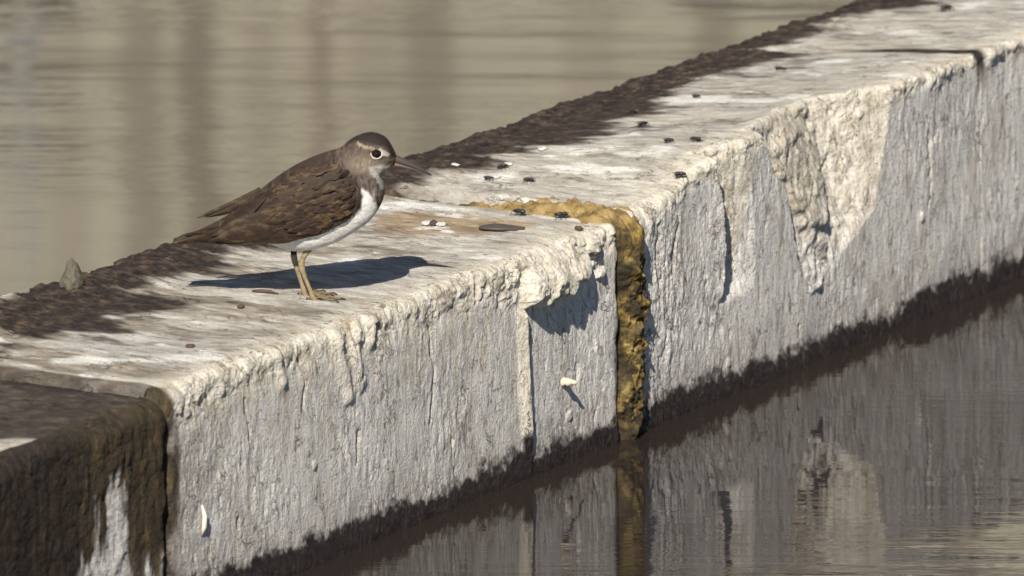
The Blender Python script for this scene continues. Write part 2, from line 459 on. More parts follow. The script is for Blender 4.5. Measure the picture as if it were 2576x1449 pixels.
CRACKS = [fpoly(q) for q in ([(1690, 470), (1702, 560), (1690, 640), (1696, 700)], [(760, 905), (770, 960), (764, 1030)], [(1212, 700), (1204, 765)], [(2135, 420), (2110, 500), (2118, 580)],
          [(905, 1085), (899, 1165)], [(1082, 830), (1092, 930), (1084, 1060)], [(1656, 560), (1650, 650), (1660, 760)], [(2010, 900), (2004, 820)], [(620, 1010), (632, 1110)], [(2330, 330), (2338, 450), (2330, 520)])]
def crack_d(s, z):
    a = s + 0.004 * fbm(s * 60, z * 60, 3, 251); b = z + 0.003 * fbm(s * 60 + 9, z * 60, 3, 253)
    d = np.full(np.broadcast(s, z).shape, 1e9)
    for q in CRACKS: d = np.minimum(d, line_dist(a, b, q))
    return d
def front_n(blk, s, z, H):
    d = 0.0035 * fbm(s * 7, z * 5, 3, 21)
    # vertical fibrous grain left by the shuttering boards
    warp = 0.010 * fbm(s * 18, z * 18, 3, 2) + 0.10 * z
    g1 = fbm((s + warp) * 190, z * 62, 5, 40, 0.64)
    g2 = facets((s + warp) * 330, z * 90, 3, 44)
    patch = 0.22 + 1.0 * sstep(-0.30, 0.40, fbm(s * 12, z * 10, 4, 61))
    g3 = facets(s * 95, z * 75, 4, 49, .62)
    d = d + (0.00070 * g1 + 0.00040 * g2 + 0.0007 * g3) * patch
    d = d - 0.0010 * sstep(0.40, 0.62, fbm((s + warp) * 85, z * 34, 4, 47, .6)) * patch
    lump = np.abs(facets(s * 30, z * 34, 5, 71, .6)) * 1.15; lump2 = facets(s * 110, z * 100, 4, 77, .62)
    if blk == 'mid':
        r = 0.012 + 0.006 * fbm(s * 30, z * 0, 4, 80, .6)
        zl = H - 0.029 + 0.012 * fbm(s * 22, s * 0, 3, 81) - 0.010 * sstep(-0.33, -0.20, s) * sstep(-.05, -.12, s)
        lm = sstep(zl - 0.014, zl + 0.010, z + 0.010 * lump2)
        amp = 0.0035 + 0.0045 * sstep(-0.55, -0.25, s)
        d = d + lm * (-0.0015 + 0.0070 * (lump - 0.20) * (0.5 + 0.8 * sstep(-0.4, -0.2, s)) + 0.0026 * lump2)
        sd = poly_sd(s, z, LUMP) + 0.0030 * lump2 + 0.004 * fbm(s * 60, z * 60, 3, 87)
        d = d + 0.0175 * sstep(0.0015, -0.007, sd) * sstep(H + 0.004, H - 0.034, z)
        d = d + 0.0085 * np.sqrt(sstep(0.001, -0.006, poly_sd(s, z, SHADE_LUMP) + .001 * lump2)) + 0.005 * np.sqrt(sstep(0.001, -0.004, poly_sd(s, z, SHADE_LUMP2)))
        # mortar rib with a sharp far edge
        t = (z - RIDGE_Z[0]) / (RIDGE_Z[1] - RIDGE_Z[0])
        s0 = RIDGE_S[0] + (RIDGE_S[1] - RIDGE_S[0]) * t + 0.0012 * fbm(z * 60, z * 0, 2, 90)
        x = s - s0
        rib = np.where(x < 0, np.clip(1 + x / 0.013, 0, 1), sstep(0.003, 0.0, x))
        d = d + 0.0060 * rib * sstep(-0.04, 0.05, t) * sstep(1.45, 0.98, t)
        for dr in DRIPS:
            dd = line_dist(s, z, dr)
            d = d + 0.0040 * np.exp(-(dd / 0.007) ** 2)
        nubs = NUBS_M
        e0, e1 = -0.815, -0.026
    elif blk == 'right':
        r = 0.007 + 0.004 * fbm(s * 22, z * 0, 3, 80) + 0.012 * sstep(0.1, 0.0, s)
        rough_l = sstep(0.11, 0.06, s)
        d = d + rough_l * 0.0018 * g1
        lm = sstep(H - 0.018 + 0.012 * fbm(s * 28, s * 0, 3, 83) - 0.004, H - 0.008, z)
        d = d + lm * (0.006 * (lump - 0.16) + 0.0022 * lump2)
        # hollow 1: sharp broken edge on its near side, ramp on its far side
        zs = np.clip(z, 0.10, 0.26)
        sl = np.interp(-zs, [-p[1] for p in H1L[1:]], [p[0] for p in H1L[1:]])
        sl = sl + 0.0016 * fbm(z * 70, z * 0, 3, 85)
        x = s - sl
        w1 = 0.062
        bot = sstep(face_px(1814, 760)[1] - 0.004, face_px(1814, 720)[1], z)
        hol = np.where(x < 0, 0, sstep(0, 0.0012, x) * np.clip(1 - x / w1, 0, 1))
        d = d - (0.0175 + .006 * sstep(.15, .24, z)) * hol * bot + bot * hol * 0.0018 * lump2
        d = d + 0.004 * np.where(x < 0, np.exp(x / 0.012), 0) * bot
        # hollow 2: large spall
        sd = poly_sd(s, z, HOL2) + 0.0030 * lump2 + 0.006 * fbm(s * 40, z * 40, 3, 86) * sstep(.50, .42, s)
        zl2 = np.array([p[1] for p in HOL2[0:7]]); sl2 = np.array([p[0] for p in HOL2[0:7]])
        o = np.argsort(zl2); left = np.interp(z, zl2[o], sl2[o])
        zr2 = np.array([p[1] for p in HOL2[7:12]]); sr2 = np.array([p[0] for p in HOL2[7:12]])
        o = np.argsort(zr2); right = np.interp(z, zr2[o], sr2[o])
        u = np.clip((s - left) / np.maximum(right - left, 0.02), 0, 1)
        prof = np.where(u < 0.62, 0.62 + 0.38 * u / 0.62, (1 - u) / 0.38)
        dep = 0.038 * sstep(0.060, 0.235, z) * prof
        dep = dep + (0.010 * facets(s * 20 + 3, z * 22, 5, 88, .58) + 0.0016 * lump2) * sstep(0, 0.10, u) * sstep(.98, 0.70, u) + 0.0009 * lump2
        rock = sstep(1.25, 0.75, np.hypot((u - 0.30) / 0.26, (z - 0.175) / 0.048) + .25 * facets(s * 30, z * 30, 2, 89))
        dep = dep - 0.010 * rock * sstep(.02, .12, u)
        d = d - dep * sstep(0.0025, -0.001, sd)
        nubs = NUBS_R
        e0, e1 = 0.004, 0.704
    elif blk == 'far':
        r = 0.008 + 0.004 * fbm(s * 22, z * 0, 3, 80)
        lm = sstep(H - 0.02 + 0.01 * fbm(s * 28, s * 0, 3, 83), H - 0.008, z)
        d = d + lm * (0.010 * (lump - 0.16) + 0.002 * lump2)
        nubs = []
        e0, e1 = 0.7043, 1.35
    else:
        r = 0.016 + 0.006 * fbm(s * 14, z * 0, 3, 80)
        d = d + 0.0012 * lump2 + 0.0015 * g1
        nubs = []
        e0, e1 = -1.5, -0.819
    for ps, pz in nubs:
        x = (s - ps); y = (z - pz)
        q = np.exp(-((x / 0.0045) ** 2 + (y / 0.005) ** 2))
        d = d + 0.0016 * sstep(0.2, 0.7, q + 0.3 * lump2)
    if blk in ('mid', 'right'): d = d - 0.0030 * np.exp(-(crack_d(s, z) / 0.0016) ** 2)
    # wet foot bulges slightly with slime
    d = d + 0.003 * sstep(0.030, 0.0, z)
    q = np.clip((z - (H - r)) / r, 0, 1)
    d = d - r * (1 - np.sqrt(np.maximum(1 - q * q, 0)))
    ed = np.minimum(s - e0, e1 - s) + np.where(s > 0.4, 0, 0.006 * fbm(z * 45, z * 0 + 2, 4, 91, .6))
    er = np.where(s > 0.4, 0.0001 + 0.005 * sstep(.185, .225, z), 0.009)
    d = d - er * (1 - np.sqrt(np.clip(1 - (1 - np.clip(ed / er, 0, 1)) ** 2, 0, 1)))
    return d
def top_rel(s, n):
    """fine relief of the top, in metres"""
    W = width_back(s)
    crust = sstep(0.13, 0.02, W + n + 0.03 * fbm(s * 14, n * 6, 3, 91))
    d = 0.0018 * fbm(s * 16, n * 10, 3, 95) + 0.0010 * fbm(s * 120, n * 55, 3, 97)
    d = d + crust * (0.0055 * np.abs(facets(s * 40, n * 40, 4, 99)) + 0.0020 * facets(s * 170, n * 150, 2, 101))
    return d
def ztop(s, n):
    s = np.asarray(s, float); n = np.asarray(n, float)
    return ztop_plane(s, n) + top_rel(s, n) * sstep(0.004, -0.03, n)

# --- stains, traced in the photograph's own layout and laid on the surfaces
BACK_DARK = tpoly([(0, 760), (215, 640), (460, 560), (800, 440), (1050, 360), (1440, 215), (1760, 105), (2150, -40), (2420, -40),
                   (2330, 0), (2130, 38), (2000, 88), (1960, 120), (1850, 178), (1700, 225), (1640, 262), (1555, 305), (1500, 330), (1450, 352),
                   (1300, 372), (1180, 402), (1110, 432), (1050, 452), (965, 470), (780, 545), (690, 606), (565, 636), (530, 668), (430, 690),
                   (300, 740), (420, 762), (235, 792), (265, 822), (130, 850), (0, 885)])
TAN = tpoly([(960, 545), (1020, 535), (1130, 540), (1240, 552), (1340, 562), (1330, 575), (1180, 590), (1030, 592), (950, 585)])
STREAK_W = [tpoly(q) for q in ([(130, 905), (300, 900), (560, 893), (555, 907), (300, 916), (140, 915)], [(60, 938), (150, 940), (240, 962), (230, 972), (120, 955)],
            [(930, 515), (1030, 505), (1100, 520), (1180, 530), (1000, 530)], [(1380, 417), (1480, 412), (1600, 422), (1590, 432), (1420, 432)],
            [(1430, 375), (1560, 368), (1555, 380), (1440, 386)], [(940, 640), (860, 650), (820, 668), (900, 665)], [(1180, 440), (1290, 436), (1280, 452), (1190, 456)])]

def block(blk, s0, s1, ds, dz, dn):
    ns = int((s1 - s0) / ds) + 1
    nz = int(0.30 / dz); nn = int(0.30 / dn); nb = 14
    s = np.linspace(s0, s1, ns)[:, None]
    hn = np.interp(0.0, [0, 1], [0, 0])
    H = ztop_plane(s, np.full_like(s, -0.01)) + 0.0022 * fbm(s * 16, s * 0 + .5, 3, 95)
    k = np.linspace(0, 1, nz)[None, :]
    k = k + 0.06 * np.sin(k * math.pi) * k                       # denser at the lip
    k = k / k.max()
    zz = -0.10 + (H + 0.10) * k
    nf = front_n(blk, s + 0 * zz, zz, H + 0 * zz)
    Vf = np.stack([s + 0 * zz, -nf, zz], -1)
    W = width_back(s)
    t = np.linspace(0, 1, nn)[None, 1:]
    n_edge = nf[:, -1:]
    nt = n_edge + (-W - n_edge) * t
    zt = ztop_plane(s + 0 * nt, nt) + 0.0022 * fbm(s * 16, s * 0 + .5, 3, 95) * sstep(0.08, 0, t) + top_rel(s + 0 * nt, nt) * sstep(0, 0.06, t)
    zt0 = ztop_plane(s, n_edge)
    zt = zt + (H - zt0 - 0.0022 * fbm(s * 16, s * 0 + .5, 3, 95)) * sstep(0.06, 0, t)
    # broken corners: round the block ends and the back edge
    e0, e1 = s0, s1
    ed = np.minimum(s - e0, e1 - s)
    er = np.where(s > 0.4, 0.003, 0.007)
    zt = zt - er * (1 - np.sqrt(np.clip(1 - (1 - np.clip(ed / er, 0, 1)) ** 2, 0, 1)))
    zt = zt - 0.005 * sstep(0.014, 0.0, W + nt + 0.008 * fbm(s * 40, nt * 40, 3, 120)) + 0.004 * sstep(-.9, -.7, s) * sstep(-.05, -.25, s) * sstep(.10, .03, W + nt)
    Vt = np.stack([s + 0 * nt, -nt, zt], -1)
    kb = np.linspace(0, 1, nb + 1)[None, 1:]
    zb = zt[:, -1:] + (-0.10 - zt[:, -1:]) * kb
    nbk = -W - 0.006 * np.sqrt(kb) + 0.004 * fbm(s * 40, zb * 40, 3, 130)
    Vb = np.stack([s + 0 * zb, -nbk, zb], -1)
    V = np.concatenate([Vf, Vt, Vb], 1)
    S = V[..., 0]; Nn = -V[..., 1]; Z = V[..., 2]
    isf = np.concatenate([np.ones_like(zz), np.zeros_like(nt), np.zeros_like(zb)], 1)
    ist = np.concatenate([np.zeros_like(zz), np.ones_like(nt), np.zeros_like(zb)], 1)
    isb = 1 - isf - ist
    # ---- algae at the waterline
    zl = 0.022 + 0.007 * fbm(S * 12, S * 0, 3, 140) + 0.012 * fbm(S * 36, Z * 26, 6, 141, .72) + 0.005 * sstep(-0.3, -0.6, S)
    black = sstep(0.008, -0.006, Z - zl + 0.010 * fbm(S * 110, Z * 130, 4, 145, .65)) * (isf + isb)
    wet = sstep(0.05, 0.0, Z - zl - 0.012 * fbm(S * 30, Z * 10, 3, 143)) * isf
    # ---- brown crust along the back of the top
    streak = fbm(S * 60, Nn * 16, 4, 150, .6)
    sdk = poly_sd(S, Nn, BACK_DARK)
    dark = sstep(0.018, -0.012, sdk - 0.011 + 0.030 * streak + 0.040 * fbm(S * 22, Nn * 5, 3, 152)) * ist
    brown = sstep(0.0, 0.32, fbm(S * 26 + 9, Nn * 8, 5, 153, .66) - .12 + .30 * sstep(-.40, -.7, S)) * sstep(-.012, -.05, Nn) * ist * np.where(S < 0, 1.0, 0.5)
    grey = sstep(-.1, .4, fbm(S * 9 + 2, Nn * 5, 3, 154)) * ist
    sprinkle = sstep(0.30, 0.55, fbm(S * 34, Nn * 12, 4, 151, .6)) * sstep(0.16, 0.02, sdk) * 0.75 * ist
    dark = np.maximum(dark, sprinkle)
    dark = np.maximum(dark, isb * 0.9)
    # ---- cream broken lip
    if blk == 'mid':
        cream = sstep(H - 0.052, H - 0.016, Z + 0.022 * fbm(S * 60, Z * 28, 4, 160, .6)) * isf
        cream = np.maximum(cream, .65 * sstep(.12, .5, fbm(S * 90, Z * 13, 4, 161, .6) + .25 * sstep(H - .12, H - .02, Z)) * isf * sstep(-.1, -.3, S))
        for dr in DRIPS:
            cream = np.maximum(cream, .8 * np.exp(-(line_dist(S, Z, dr) / 0.009) ** 2) * isf)
        cream = np.maximum(cream, sstep(0.004, -0.002, poly_sd(S, Z, LUMP)) * isf)
        tt = (Z - RIDGE_Z[0]) / (RIDGE_Z[1] - RIDGE_Z[0]); xr = S - (RIDGE_S[0] + (RIDGE_S[1] - RIDGE_S[0]) * tt)
        cream = np.maximum(cream, isf * sstep(-.015, -.010, xr) * sstep(.003, 0, xr) * sstep(-.02, .03, tt) * sstep(1.02, .98, tt))
        black = np.maximum(black, isf * sstep(-.013, -.008, xr) * sstep(.006, 0.003, xr) * sstep(.98, 1.03, tt))
        edge_st = sstep(-0.045, -0.030, S + 0.010 * fbm(S * 30, Z * 22, 3, 163) - 0.02 * sstep(.09, .03, Z)) * sstep(0.14, 0.10, Z)
        black = np.maximum(black, np.maximum(.75 * edge_st, .9 * sstep(-.036, -.030, S + .004 * fbm(S * 90, Z * 40, 3, 168)) * sstep(.19, .16, Z)) * isf)
        chip = fpoly([(932, 768), (948, 772), (958, 800), (962, 838), (948, 824), (936, 800)])
        brown = np.maximum(brown, .9 * sstep(.004, -.002, poly_sd(S, Z, chip) + .004 * fbm(S * 120, Z * 90, 3, 165)) * isf)
        seam_dark = sstep(-0.796, -0.812, S + 0.012 * fbm(S * 50, Z * 30, 4, 164)) * (isf + ist * .8)
    elif blk == 'right':
        cream = sstep(H - 0.022, H - 0.006, Z + 0.010 * fbm(S * 40, Z * 40, 3, 160)) * isf
        cream = np.maximum(cream, sstep(0.004, -0.002, poly_sd(S, Z, HOL2)) * isf)
        cream = np.maximum(cream, sstep(0.004, -0.002, poly_sd(S, Z, HOL1)) * isf)
        black = np.maximum(black, .9 * sstep(.011, .006, S + .003 * fbm(S * 90, Z * 40, 3, 169)) * sstep(.2, .17, Z) * isf)
        fade = sstep(.07, .16, Z + .02 * fbm(S * 40, Z * 30, 3, 166))
        cream = np.where(Z < H - .03, cream * fade, cream)
        zl2 = np.array([p[1] for p in HOL2[0:7]]); sl2 = np.array([p[0] for p in HOL2[0:7]]); oo = np.argsort(zl2); lf = np.interp(Z, zl2[oo], sl2[oo])
        zr2 = np.array([p[1] for p in HOL2[7:12]]); sr2 = np.array([p[0] for p in HOL2[7:12]]); oo = np.argsort(zr2); rt = np.interp(Z, zr2[oo], sr2[oo])
        uu = (S - lf) / np.maximum(rt - lf, .02)
        rockm = sstep(1.3, .8, np.hypot((uu - .32) / .30, (Z - .17) / .055) + .4 * fbm(S * 45, Z * 45, 3, 167)) * isf * sstep(.002, -.002, poly_sd(S, Z, HOL2))
        seam_dark = 0 * S
    else:
        cream = sstep(H - 0.022, H - 0.008, Z + 0.010 * fbm(S * 40, Z * 40, 3, 160)) * isf * (1.0 if blk == 'far' else 0.2)
        seam_dark = 0 * S
    cream = np.maximum(cream, 0.8 * sstep(-0.055, -0.01, Nn) * ist)
    tan = sstep(0.012, -0.006, poly_sd(S, Nn, TAN) + 0.014 * streak) * ist
    white = 0 * S
    for q in STREAK_W:
        white = np.maximum(white, sstep(0.006, -0.004, poly_sd(S, Nn, q) + 0.012 * streak))
    white = np.maximum(white, .9 * sstep(0.42, 0.58, fbm(S * 28 + 4, Nn * 15, 4, 170) + .08 * (S > 0))) * ist
    if blk == 'left':
        # slimy brown slab with pale runs where the slime is washed off
        run = sstep(0.28, 0.50, .8 * fbm(S * 55 + 1.7, Z * 9, 4, 181, .6) + .75 * sstep(.12, .03, Z) + .8 * np.exp(-((S - face_px(270, 1250)[0]) / .022) ** 2) * sstep(.17, .13, Z) - .12)
        run = run * sstep(-0.98, -0.955, S + .006 * fbm(S * 20, Z * 20, 2, 183))
        lpx = top_px(25, 1130)
        topd = sstep(-0.32, -0.1, fbm(S * 12, Nn * 7, 3, 185) + .45 - 1.3 * np.exp(-(((S - lpx[0]) / .035) ** 2 + ((Nn - lpx[1]) / .03) ** 2)))
        dark = np.where(isf > 0, 1 - run, np.maximum(dark, .95 * topd * ist))
        black = np.maximum(black, isf * (.70 * sstep(-.945, -.975, S + .008 * fbm(S * 30, Z * 30, 3, 187)) + .25 * sstep(.1, .5, fbm(S * 40, Z * 12, 3, 188))))
        black = np.maximum(black, .5 * ist * sstep(.0, .4, fbm(S * 22, Nn * 9, 4, 189, .6)))
        cream = cream * (1 - dark)
        seam_dark = sstep(-0.86, -0.83, S) * ist
    dark = np.maximum(dark, seam_dark)
    if blk in ('far', 'right'):
        crk = sstep(0.016, 0.004, np.abs(S - 0.7046) + 0.004 * fbm(Z * 60, Nn * 30, 3, 190)) * sstep(.19, .23, Z) * sstep(-.19, -.10, Nn)
        black = np.maximum(black, crk)
    if blk == 'right': brown = np.maximum(brown, .42 * rockm)
    stain = isf * np.clip(sstep(.12, .5, fbm(S * 48, Z * 7, 5, 195, .62)) + .8 * sstep(.25, .5, fbm(S * 20, Z * 18, 4, 196, .6)), 0, 1)
    if blk in ('mid', 'right'): brown = np.maximum(brown, .75 * isf * np.exp(-(crack_d(S, Z) / .0026) ** 2))
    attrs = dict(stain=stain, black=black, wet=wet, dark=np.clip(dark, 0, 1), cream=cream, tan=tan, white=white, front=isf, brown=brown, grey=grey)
    return grid_mesh('concrete_block', V, attrs, caps=True)

c = NT('weathered_concrete')
co = c.coord('Object')
cf = c.coord('Object', (1, 1, 0.30))                       # fibrous, drawn out vertically (face)
ct = c.coord('Object', (1, 0.35, 1))                       # drawn out across the wall (top)
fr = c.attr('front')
n_face = c.noise(cf, 130, 5, 0.6, 0.3)
n_top = c.noise(ct, 75, 6, 0.62, 0.4)
n_big = c.noise(co, 9, 4, 0.6)
n_fine = c.noise(co, 420, 4, 0.7)
face_c = c.ramp(n_face, [(0.30, (0.32, 0.285, 0.255)), (0.39, (0.64, 0.62, 0.605)), (0.54, (0.76, 0.745, 0.73)), (0.66, (0.85, 0.81, 0.73))])  # front coloured paler than the top to make up for the grazing sun
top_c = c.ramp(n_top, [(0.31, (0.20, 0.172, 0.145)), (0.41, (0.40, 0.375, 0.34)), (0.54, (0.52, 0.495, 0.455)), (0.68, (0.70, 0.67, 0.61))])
top_c = c.mix(c.math('MULTIPLY', c.attr('grey'), 0.55), top_c, c.ramp(n_top, [(0.3, (0.28, 0.268, 0.258)), (0.68, (0.56, 0.545, 0.53))]))
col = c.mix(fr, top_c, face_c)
col = c.mix(c.math('MULTIPLY', c.mapr(n_big, 0.45, 0.7, 0.0, 0.30), c.math('SUBTRACT', 1.0, c.math('MULTIPLY', fr, 0.6))), col, (0.47, 0.41, 0.33))
n_cr = c.noise(co, 60, 6, 0.65, 0.5)
cream_c = c.ramp(n_cr, [(0.30, (0.28, 0.21, 0.14)), (0.40, (0.58, 0.52, 0.42)), (0.54, (0.74, 0.69, 0.59)), (0.68, (0.80, 0.77, 0.70))])
col = c.mix(c.math('MULTIPLY', c.attr('stain'), 0.34), col, c.ramp(n_face, [(0.3, (0.20, 0.155, 0.12)), (0.6, (0.50, 0.43, 0.35))]))
col = c.mix(c.math('MULTIPLY', c.attr('cream'), 0.88), col, cream_c)
col = c.mix(c.math('MULTIPLY', c.attr('brown'), 0.75), col, c.ramp(n_top, [(0.3, (0.085, 0.066, 0.052)), (0.52, (0.23, 0.188, 0.148)), (0.70, (0.44, 0.385, 0.31))]))
col = c.mix(c.math('MULTIPLY', c.attr('tan'), 0.85), col, c.ramp(n_top, [(0.3, (0.20, 0.13, 0.08)), (0.6, (0.42, 0.31, 0.19))]))
col = c.mix(c.math('MULTIPLY', c.attr('white'), 0.85), col, (0.78, 0.77, 0.75))
spk = c.mapr(c.noise(co, 210, 3, 0.6), 0.64, 0.70, 0.0, 0.8)
col = c.mix(spk, col, (0.20, 0.15, 0.11))
def hair(vec, scale, wdt, amt, dist=1.2):
    nn = c.noise(vec, scale, 5, 0.6, dist)
    a = c.math('ABSOLUTE', c.math('SUBTRACT', nn, 0.5))
    keep = c.mapr(c.noise(co, 28, 3, 0.6), 0.42, 0.6, 0.0, amt)
    return c.math('MULTIPLY', c.mapr(a, 0.0, wdt, 1.0, 0.0), keep)
hl_t = hair(ct, 38, 0.016, 0.9)
hl_f = hair(c.coord('Object', (1, 1, 0.45)), 40, 0.014, 0.8)
hl = c.math('ADD', c.math('MULTIPLY', hl_t, c.math('SUBTRACT', 1.0, fr)), c.math('MULTIPLY', hl_f, fr))
col = c.mix(hl, col, (0.15, 0.115, 0.085))
col = c.mix(c.mapr(n_fine, 0.34, 0.52, 0.42, 0.0), col, (0.22, 0.185, 0.15))
dark_c = c.ramp(c.noise(c.coord('Object', (1, 0.75, 1)), 95, 6, 0.68), [(0.36, (0.013, 0.009, 0.009)), (0.49, (0.034, 0.024, 0.021)), (0.60, (0.075, 0.054, 0.042)), (0.72, (0.17, 0.110, 0.055))])
slime_c = c.ramp(c.noise(cf, 90, 5, 0.6), [(0.3, (0.022, 0.017, 0.012)), (0.55, (0.065, 0.048, 0.028)), (0.75, (0.15, 0.10, 0.04))])
col = c.mix(c.attr('dark'), col, c.mix(fr, dark_c, slime_c))
col = c.mix(c.math('MULTIPLY', c.attr('wet'), 0.30), col, (0.20, 0.16, 0.145))
col = c.mix(c.attr('black'), col, c.ramp(c.noise(co, 160, 4), [(0.35, (0.013, 0.009, 0.009)), (0.60, (0.030, 0.021, 0.019)), (0.78, (0.075, 0.052, 0.042))]))
hgt = c.math('ADD', c.math('MULTIPLY', c.mix(fr, n_top, n_face), 0.9), c.math('MULTIPLY', n_fine, 0.6))
hgt = c.math('SUBTRACT', hgt, c.math('MULTIPLY', hl, 0.6))
rgh = c.mapr(c.attr('black'), 0, 1, 0.88, 0.55)
MCON = c.fin(col, rgh, c.bump(hgt, 1.0, 0.0030))
c.b.inputs['Specular IOR Level'].default_value = 0.3

wall = empty('concrete_wall', OW, TH)
tag(wall, 'weathered pale concrete wall standing in water, brown crust along its back edge', 'wall')
def wpart(me, name, mat):
    return link(name, me, wall, mat)
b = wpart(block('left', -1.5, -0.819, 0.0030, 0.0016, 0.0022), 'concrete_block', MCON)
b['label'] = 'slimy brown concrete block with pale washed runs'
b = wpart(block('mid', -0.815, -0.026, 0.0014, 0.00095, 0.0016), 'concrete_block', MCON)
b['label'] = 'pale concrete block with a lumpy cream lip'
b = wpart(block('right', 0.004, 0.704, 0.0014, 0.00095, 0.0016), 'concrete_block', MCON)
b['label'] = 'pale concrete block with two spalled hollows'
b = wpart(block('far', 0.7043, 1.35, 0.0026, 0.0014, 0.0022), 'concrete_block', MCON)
b['label'] = 'pale concrete block beyond the narrow black crack'

# ---- moss and slime filling the joint
def moss():
    nl, nw = 420, 60
    L1, L2, L3 = 0.255, 0.03, 0.265
    l = np.linspace(0, L1 + L2 + L3, nl)[:, None]
    wv = np.linspace(-1, 1, nw)[None, :]
    zc = ztop_plane(np.array(-0.02), np.array(0.0)) - 0.006
    r = 0.02
    zz = np.where(l < L1, -0.06 + l * (zc - r + 0.06) / L1, zc - r + r * np.sin(np.clip((l - L1) / L2, 0, 1) * math.pi / 2))
    nn = np.where(l < L1, 0.0, -r + r * np.cos(np.clip((l - L1) / L2, 0, 1) * math.pi / 2)) - np.clip(l - L1 - L2, 0, 9)
    ang = np.clip((l - L1) / L2, 0, 1) * math.pi / 2
    on, oz = np.cos(ang), np.sin(ang)
    top = sstep(L1, L1 + L2, l)
    back = np.clip((l - L1 - L2) / L3, 0, 1)
    sc = -0.014 + 0.009 * np.sin((l - .02) / .23 * math.pi) * (l < .25) + 0.010 * sstep(0.12, 0.2, l) * (1 - top) * 0.4 + 0.004 * fbm(l * 20, l * 0, 2, 200) + top * 0.006
    hw = (0.0195 + 0.0095 * fbm(l * 30, l * 0, 4, 203, .65)) * (1 - top) + top * (0.034 * sstep(.58, .30, back) + 0.010 * fbm(l * 45, l * 0, 3, 204) * sstep(.6, .4, back) + 0.007)
    S = sc + hw * wv
    prof = np.sqrt(np.clip(1 - wv * wv, 0, 1))
    lum = np.abs(fbm(S * 60, l * 42, 4, 207, .6)); lum2 = facets(S * 190, l * 160, 3, 209)
    hgt = (0.011 * (1 - top) * sstep(0.0, .09, l) + 0.001 * (1 - top)) * prof + top * prof * (0.011 * sstep(.60, .2, back) + 0.001)
    hgt = hgt + prof * (0.013 * (lum - .15) + 0.0034 * lum2) * (1 - .8 * sstep(.5, .7, back))
    hgt = hgt - 0.009 * (1 - prof)
    yel = np.clip(top * sstep(.62, .45, back) + .45 * sstep(.05, .5, fbm(l * 60, S * 75, 4, 211, .6)) * (1 - top) * sstep(.05, .12, l), 0, 1)
    drk = np.maximum(.8 * sstep(.17, .06, l), .95 * sstep(.45, .95, np.abs(wv) + .5 * fbm(S * 90, l * 50, 3, 213)) * (1 - top))
    V = np.stack([S, -(nn + on * hgt), zz + oz * hgt], -1)
    return grid_mesh('moss_strip', V, dict(yel=yel + 0 * S, drk=drk + 0 * S), caps=False)
q = NT('moss_and_slime')
qc = q.coord('Object')
nA = q.noise(qc, 70, 6, 0.65, 0.4)
c1 = q.ramp(nA, [(0.37, (0.016, 0.010, 0.004)), (0.46, (0.10, 0.064, 0.012)), (0.55, (0.30, 0.195, 0.035)), (0.66, (0.56, 0.43, 0.16))])
c2 = q.ramp(nA, [(0.30, (0.06, 0.04, 0.015)), (0.46, (0.26, 0.175, 0.06)), (0.64, (0.42, 0.30, 0.13)), (0.80, (0.52, 0.44, 0.27))])
cc = q.mix(q.attr('yel'), q.mix(q.mapr(q.noise(qc, 48, 5, .65), .46, .58, 0, .92), c1, (0.020, 0.014, 0.006)), c2)
cc = q.mix(q.math('MULTIPLY', q.attr('drk'), 0.9), cc, (0.022, 0.016, 0.007))
MMOSS = q.fin(cc, 0.62, q.bump(q.noise(qc, 170, 6, 0.7), 1.0, 0.004))
ms = wpart(moss(), 'moss_strip', MMOSS)
ms['label'] = 'ochre and olive moss filling the wall joint'

# ================================================================== THE BIRD
gx, gy = top_px(775, 752)
BZ = float(ztop(gx, gy))
bp = to_world(gx, gy, 0); bp[2] = BZ
KD = float(np.dot(bp - CAM, Fv)) / FPX                       # metres per 2575-px pixel at the bird
def zp(a, b):
    """pixel of the bird study -> (X, Z) in the bird's own upright plane"""
    dx, dy = (440 + a / 2.786) * 0.9776, (300 + b / 2.786) * 0.9776
    return (dx - 775) * KD, (752 - dy) * KD / math.cos(PITCH)
ZK = 0.9776 / 2.786 * KD
ST = [((20, 876), (20, 886), 10), ((120, 845), (120, 880), 26), ((240, 800), (240, 860), 46), ((400, 716), (400, 868), 88), ((540, 612), (560, 878), 132), ((680, 502), (700, 905), 172),
      ((840, 388), (860, 955), 203), ((1000, 305), (1020, 945), 218), ((1120, 262), (1180, 897), 220), ((1195, 238), (1320, 818), 208),
      ((1235, 218), (1430, 738), 190), ((1262, 192), (1508, 625), 170), ((1302, 162), (1533, 535), 150), ((1345, 140), (1522, 470), 132),
      ((1402, 122), (1503, 425), 120), ((1468, 122), (1535, 392), 110), ((1538, 152), (1572, 370), 92), ((1580, 205), (1592, 352), 66),
      ((1606, 255), (1608, 338), 38), ((1626, 296), (1622, 330), 14)]
T = np.array([zp(*s[0]) for s in ST]); B = np.array([zp(*s[1]) for s in ST]); Wd = np.array([s[2] * ZK for s in ST])
def spline(P, m):
    P = np.asarray(P, float)
    if P.ndim == 1: P = P[:, None]
    n = len(P); t = np.linspace(0, n - 1, m); i = np.clip(t.astype(int), 0, n - 2); f = (t - i)[:, None]
    g = lambda k: P[np.clip(k, 0, n - 1)]
    a, b_, c_, d_ = g(i - 1), g(i), g(i + 1), g(i + 2)
    return 0.5 * (2 * b_ + (c_ - a) * f + (2 * a - 5 * b_ + 4 * c_ - d_) * f ** 2 + (3 * b_ - a - 3 * c_ + d_) * f ** 3)
NR, NS = 300, 120
Tt, Bb, Ww = spline(T, NR), spline(B, NR), spline(Wd, NR)[:, 0]
phi = np.arange(NS) / NS * 2 * math.pi
mid = (Tt + Bb) / 2; half = (Tt - Bb) / 2
cs, sn = np.cos(phi), np.sin(phi)
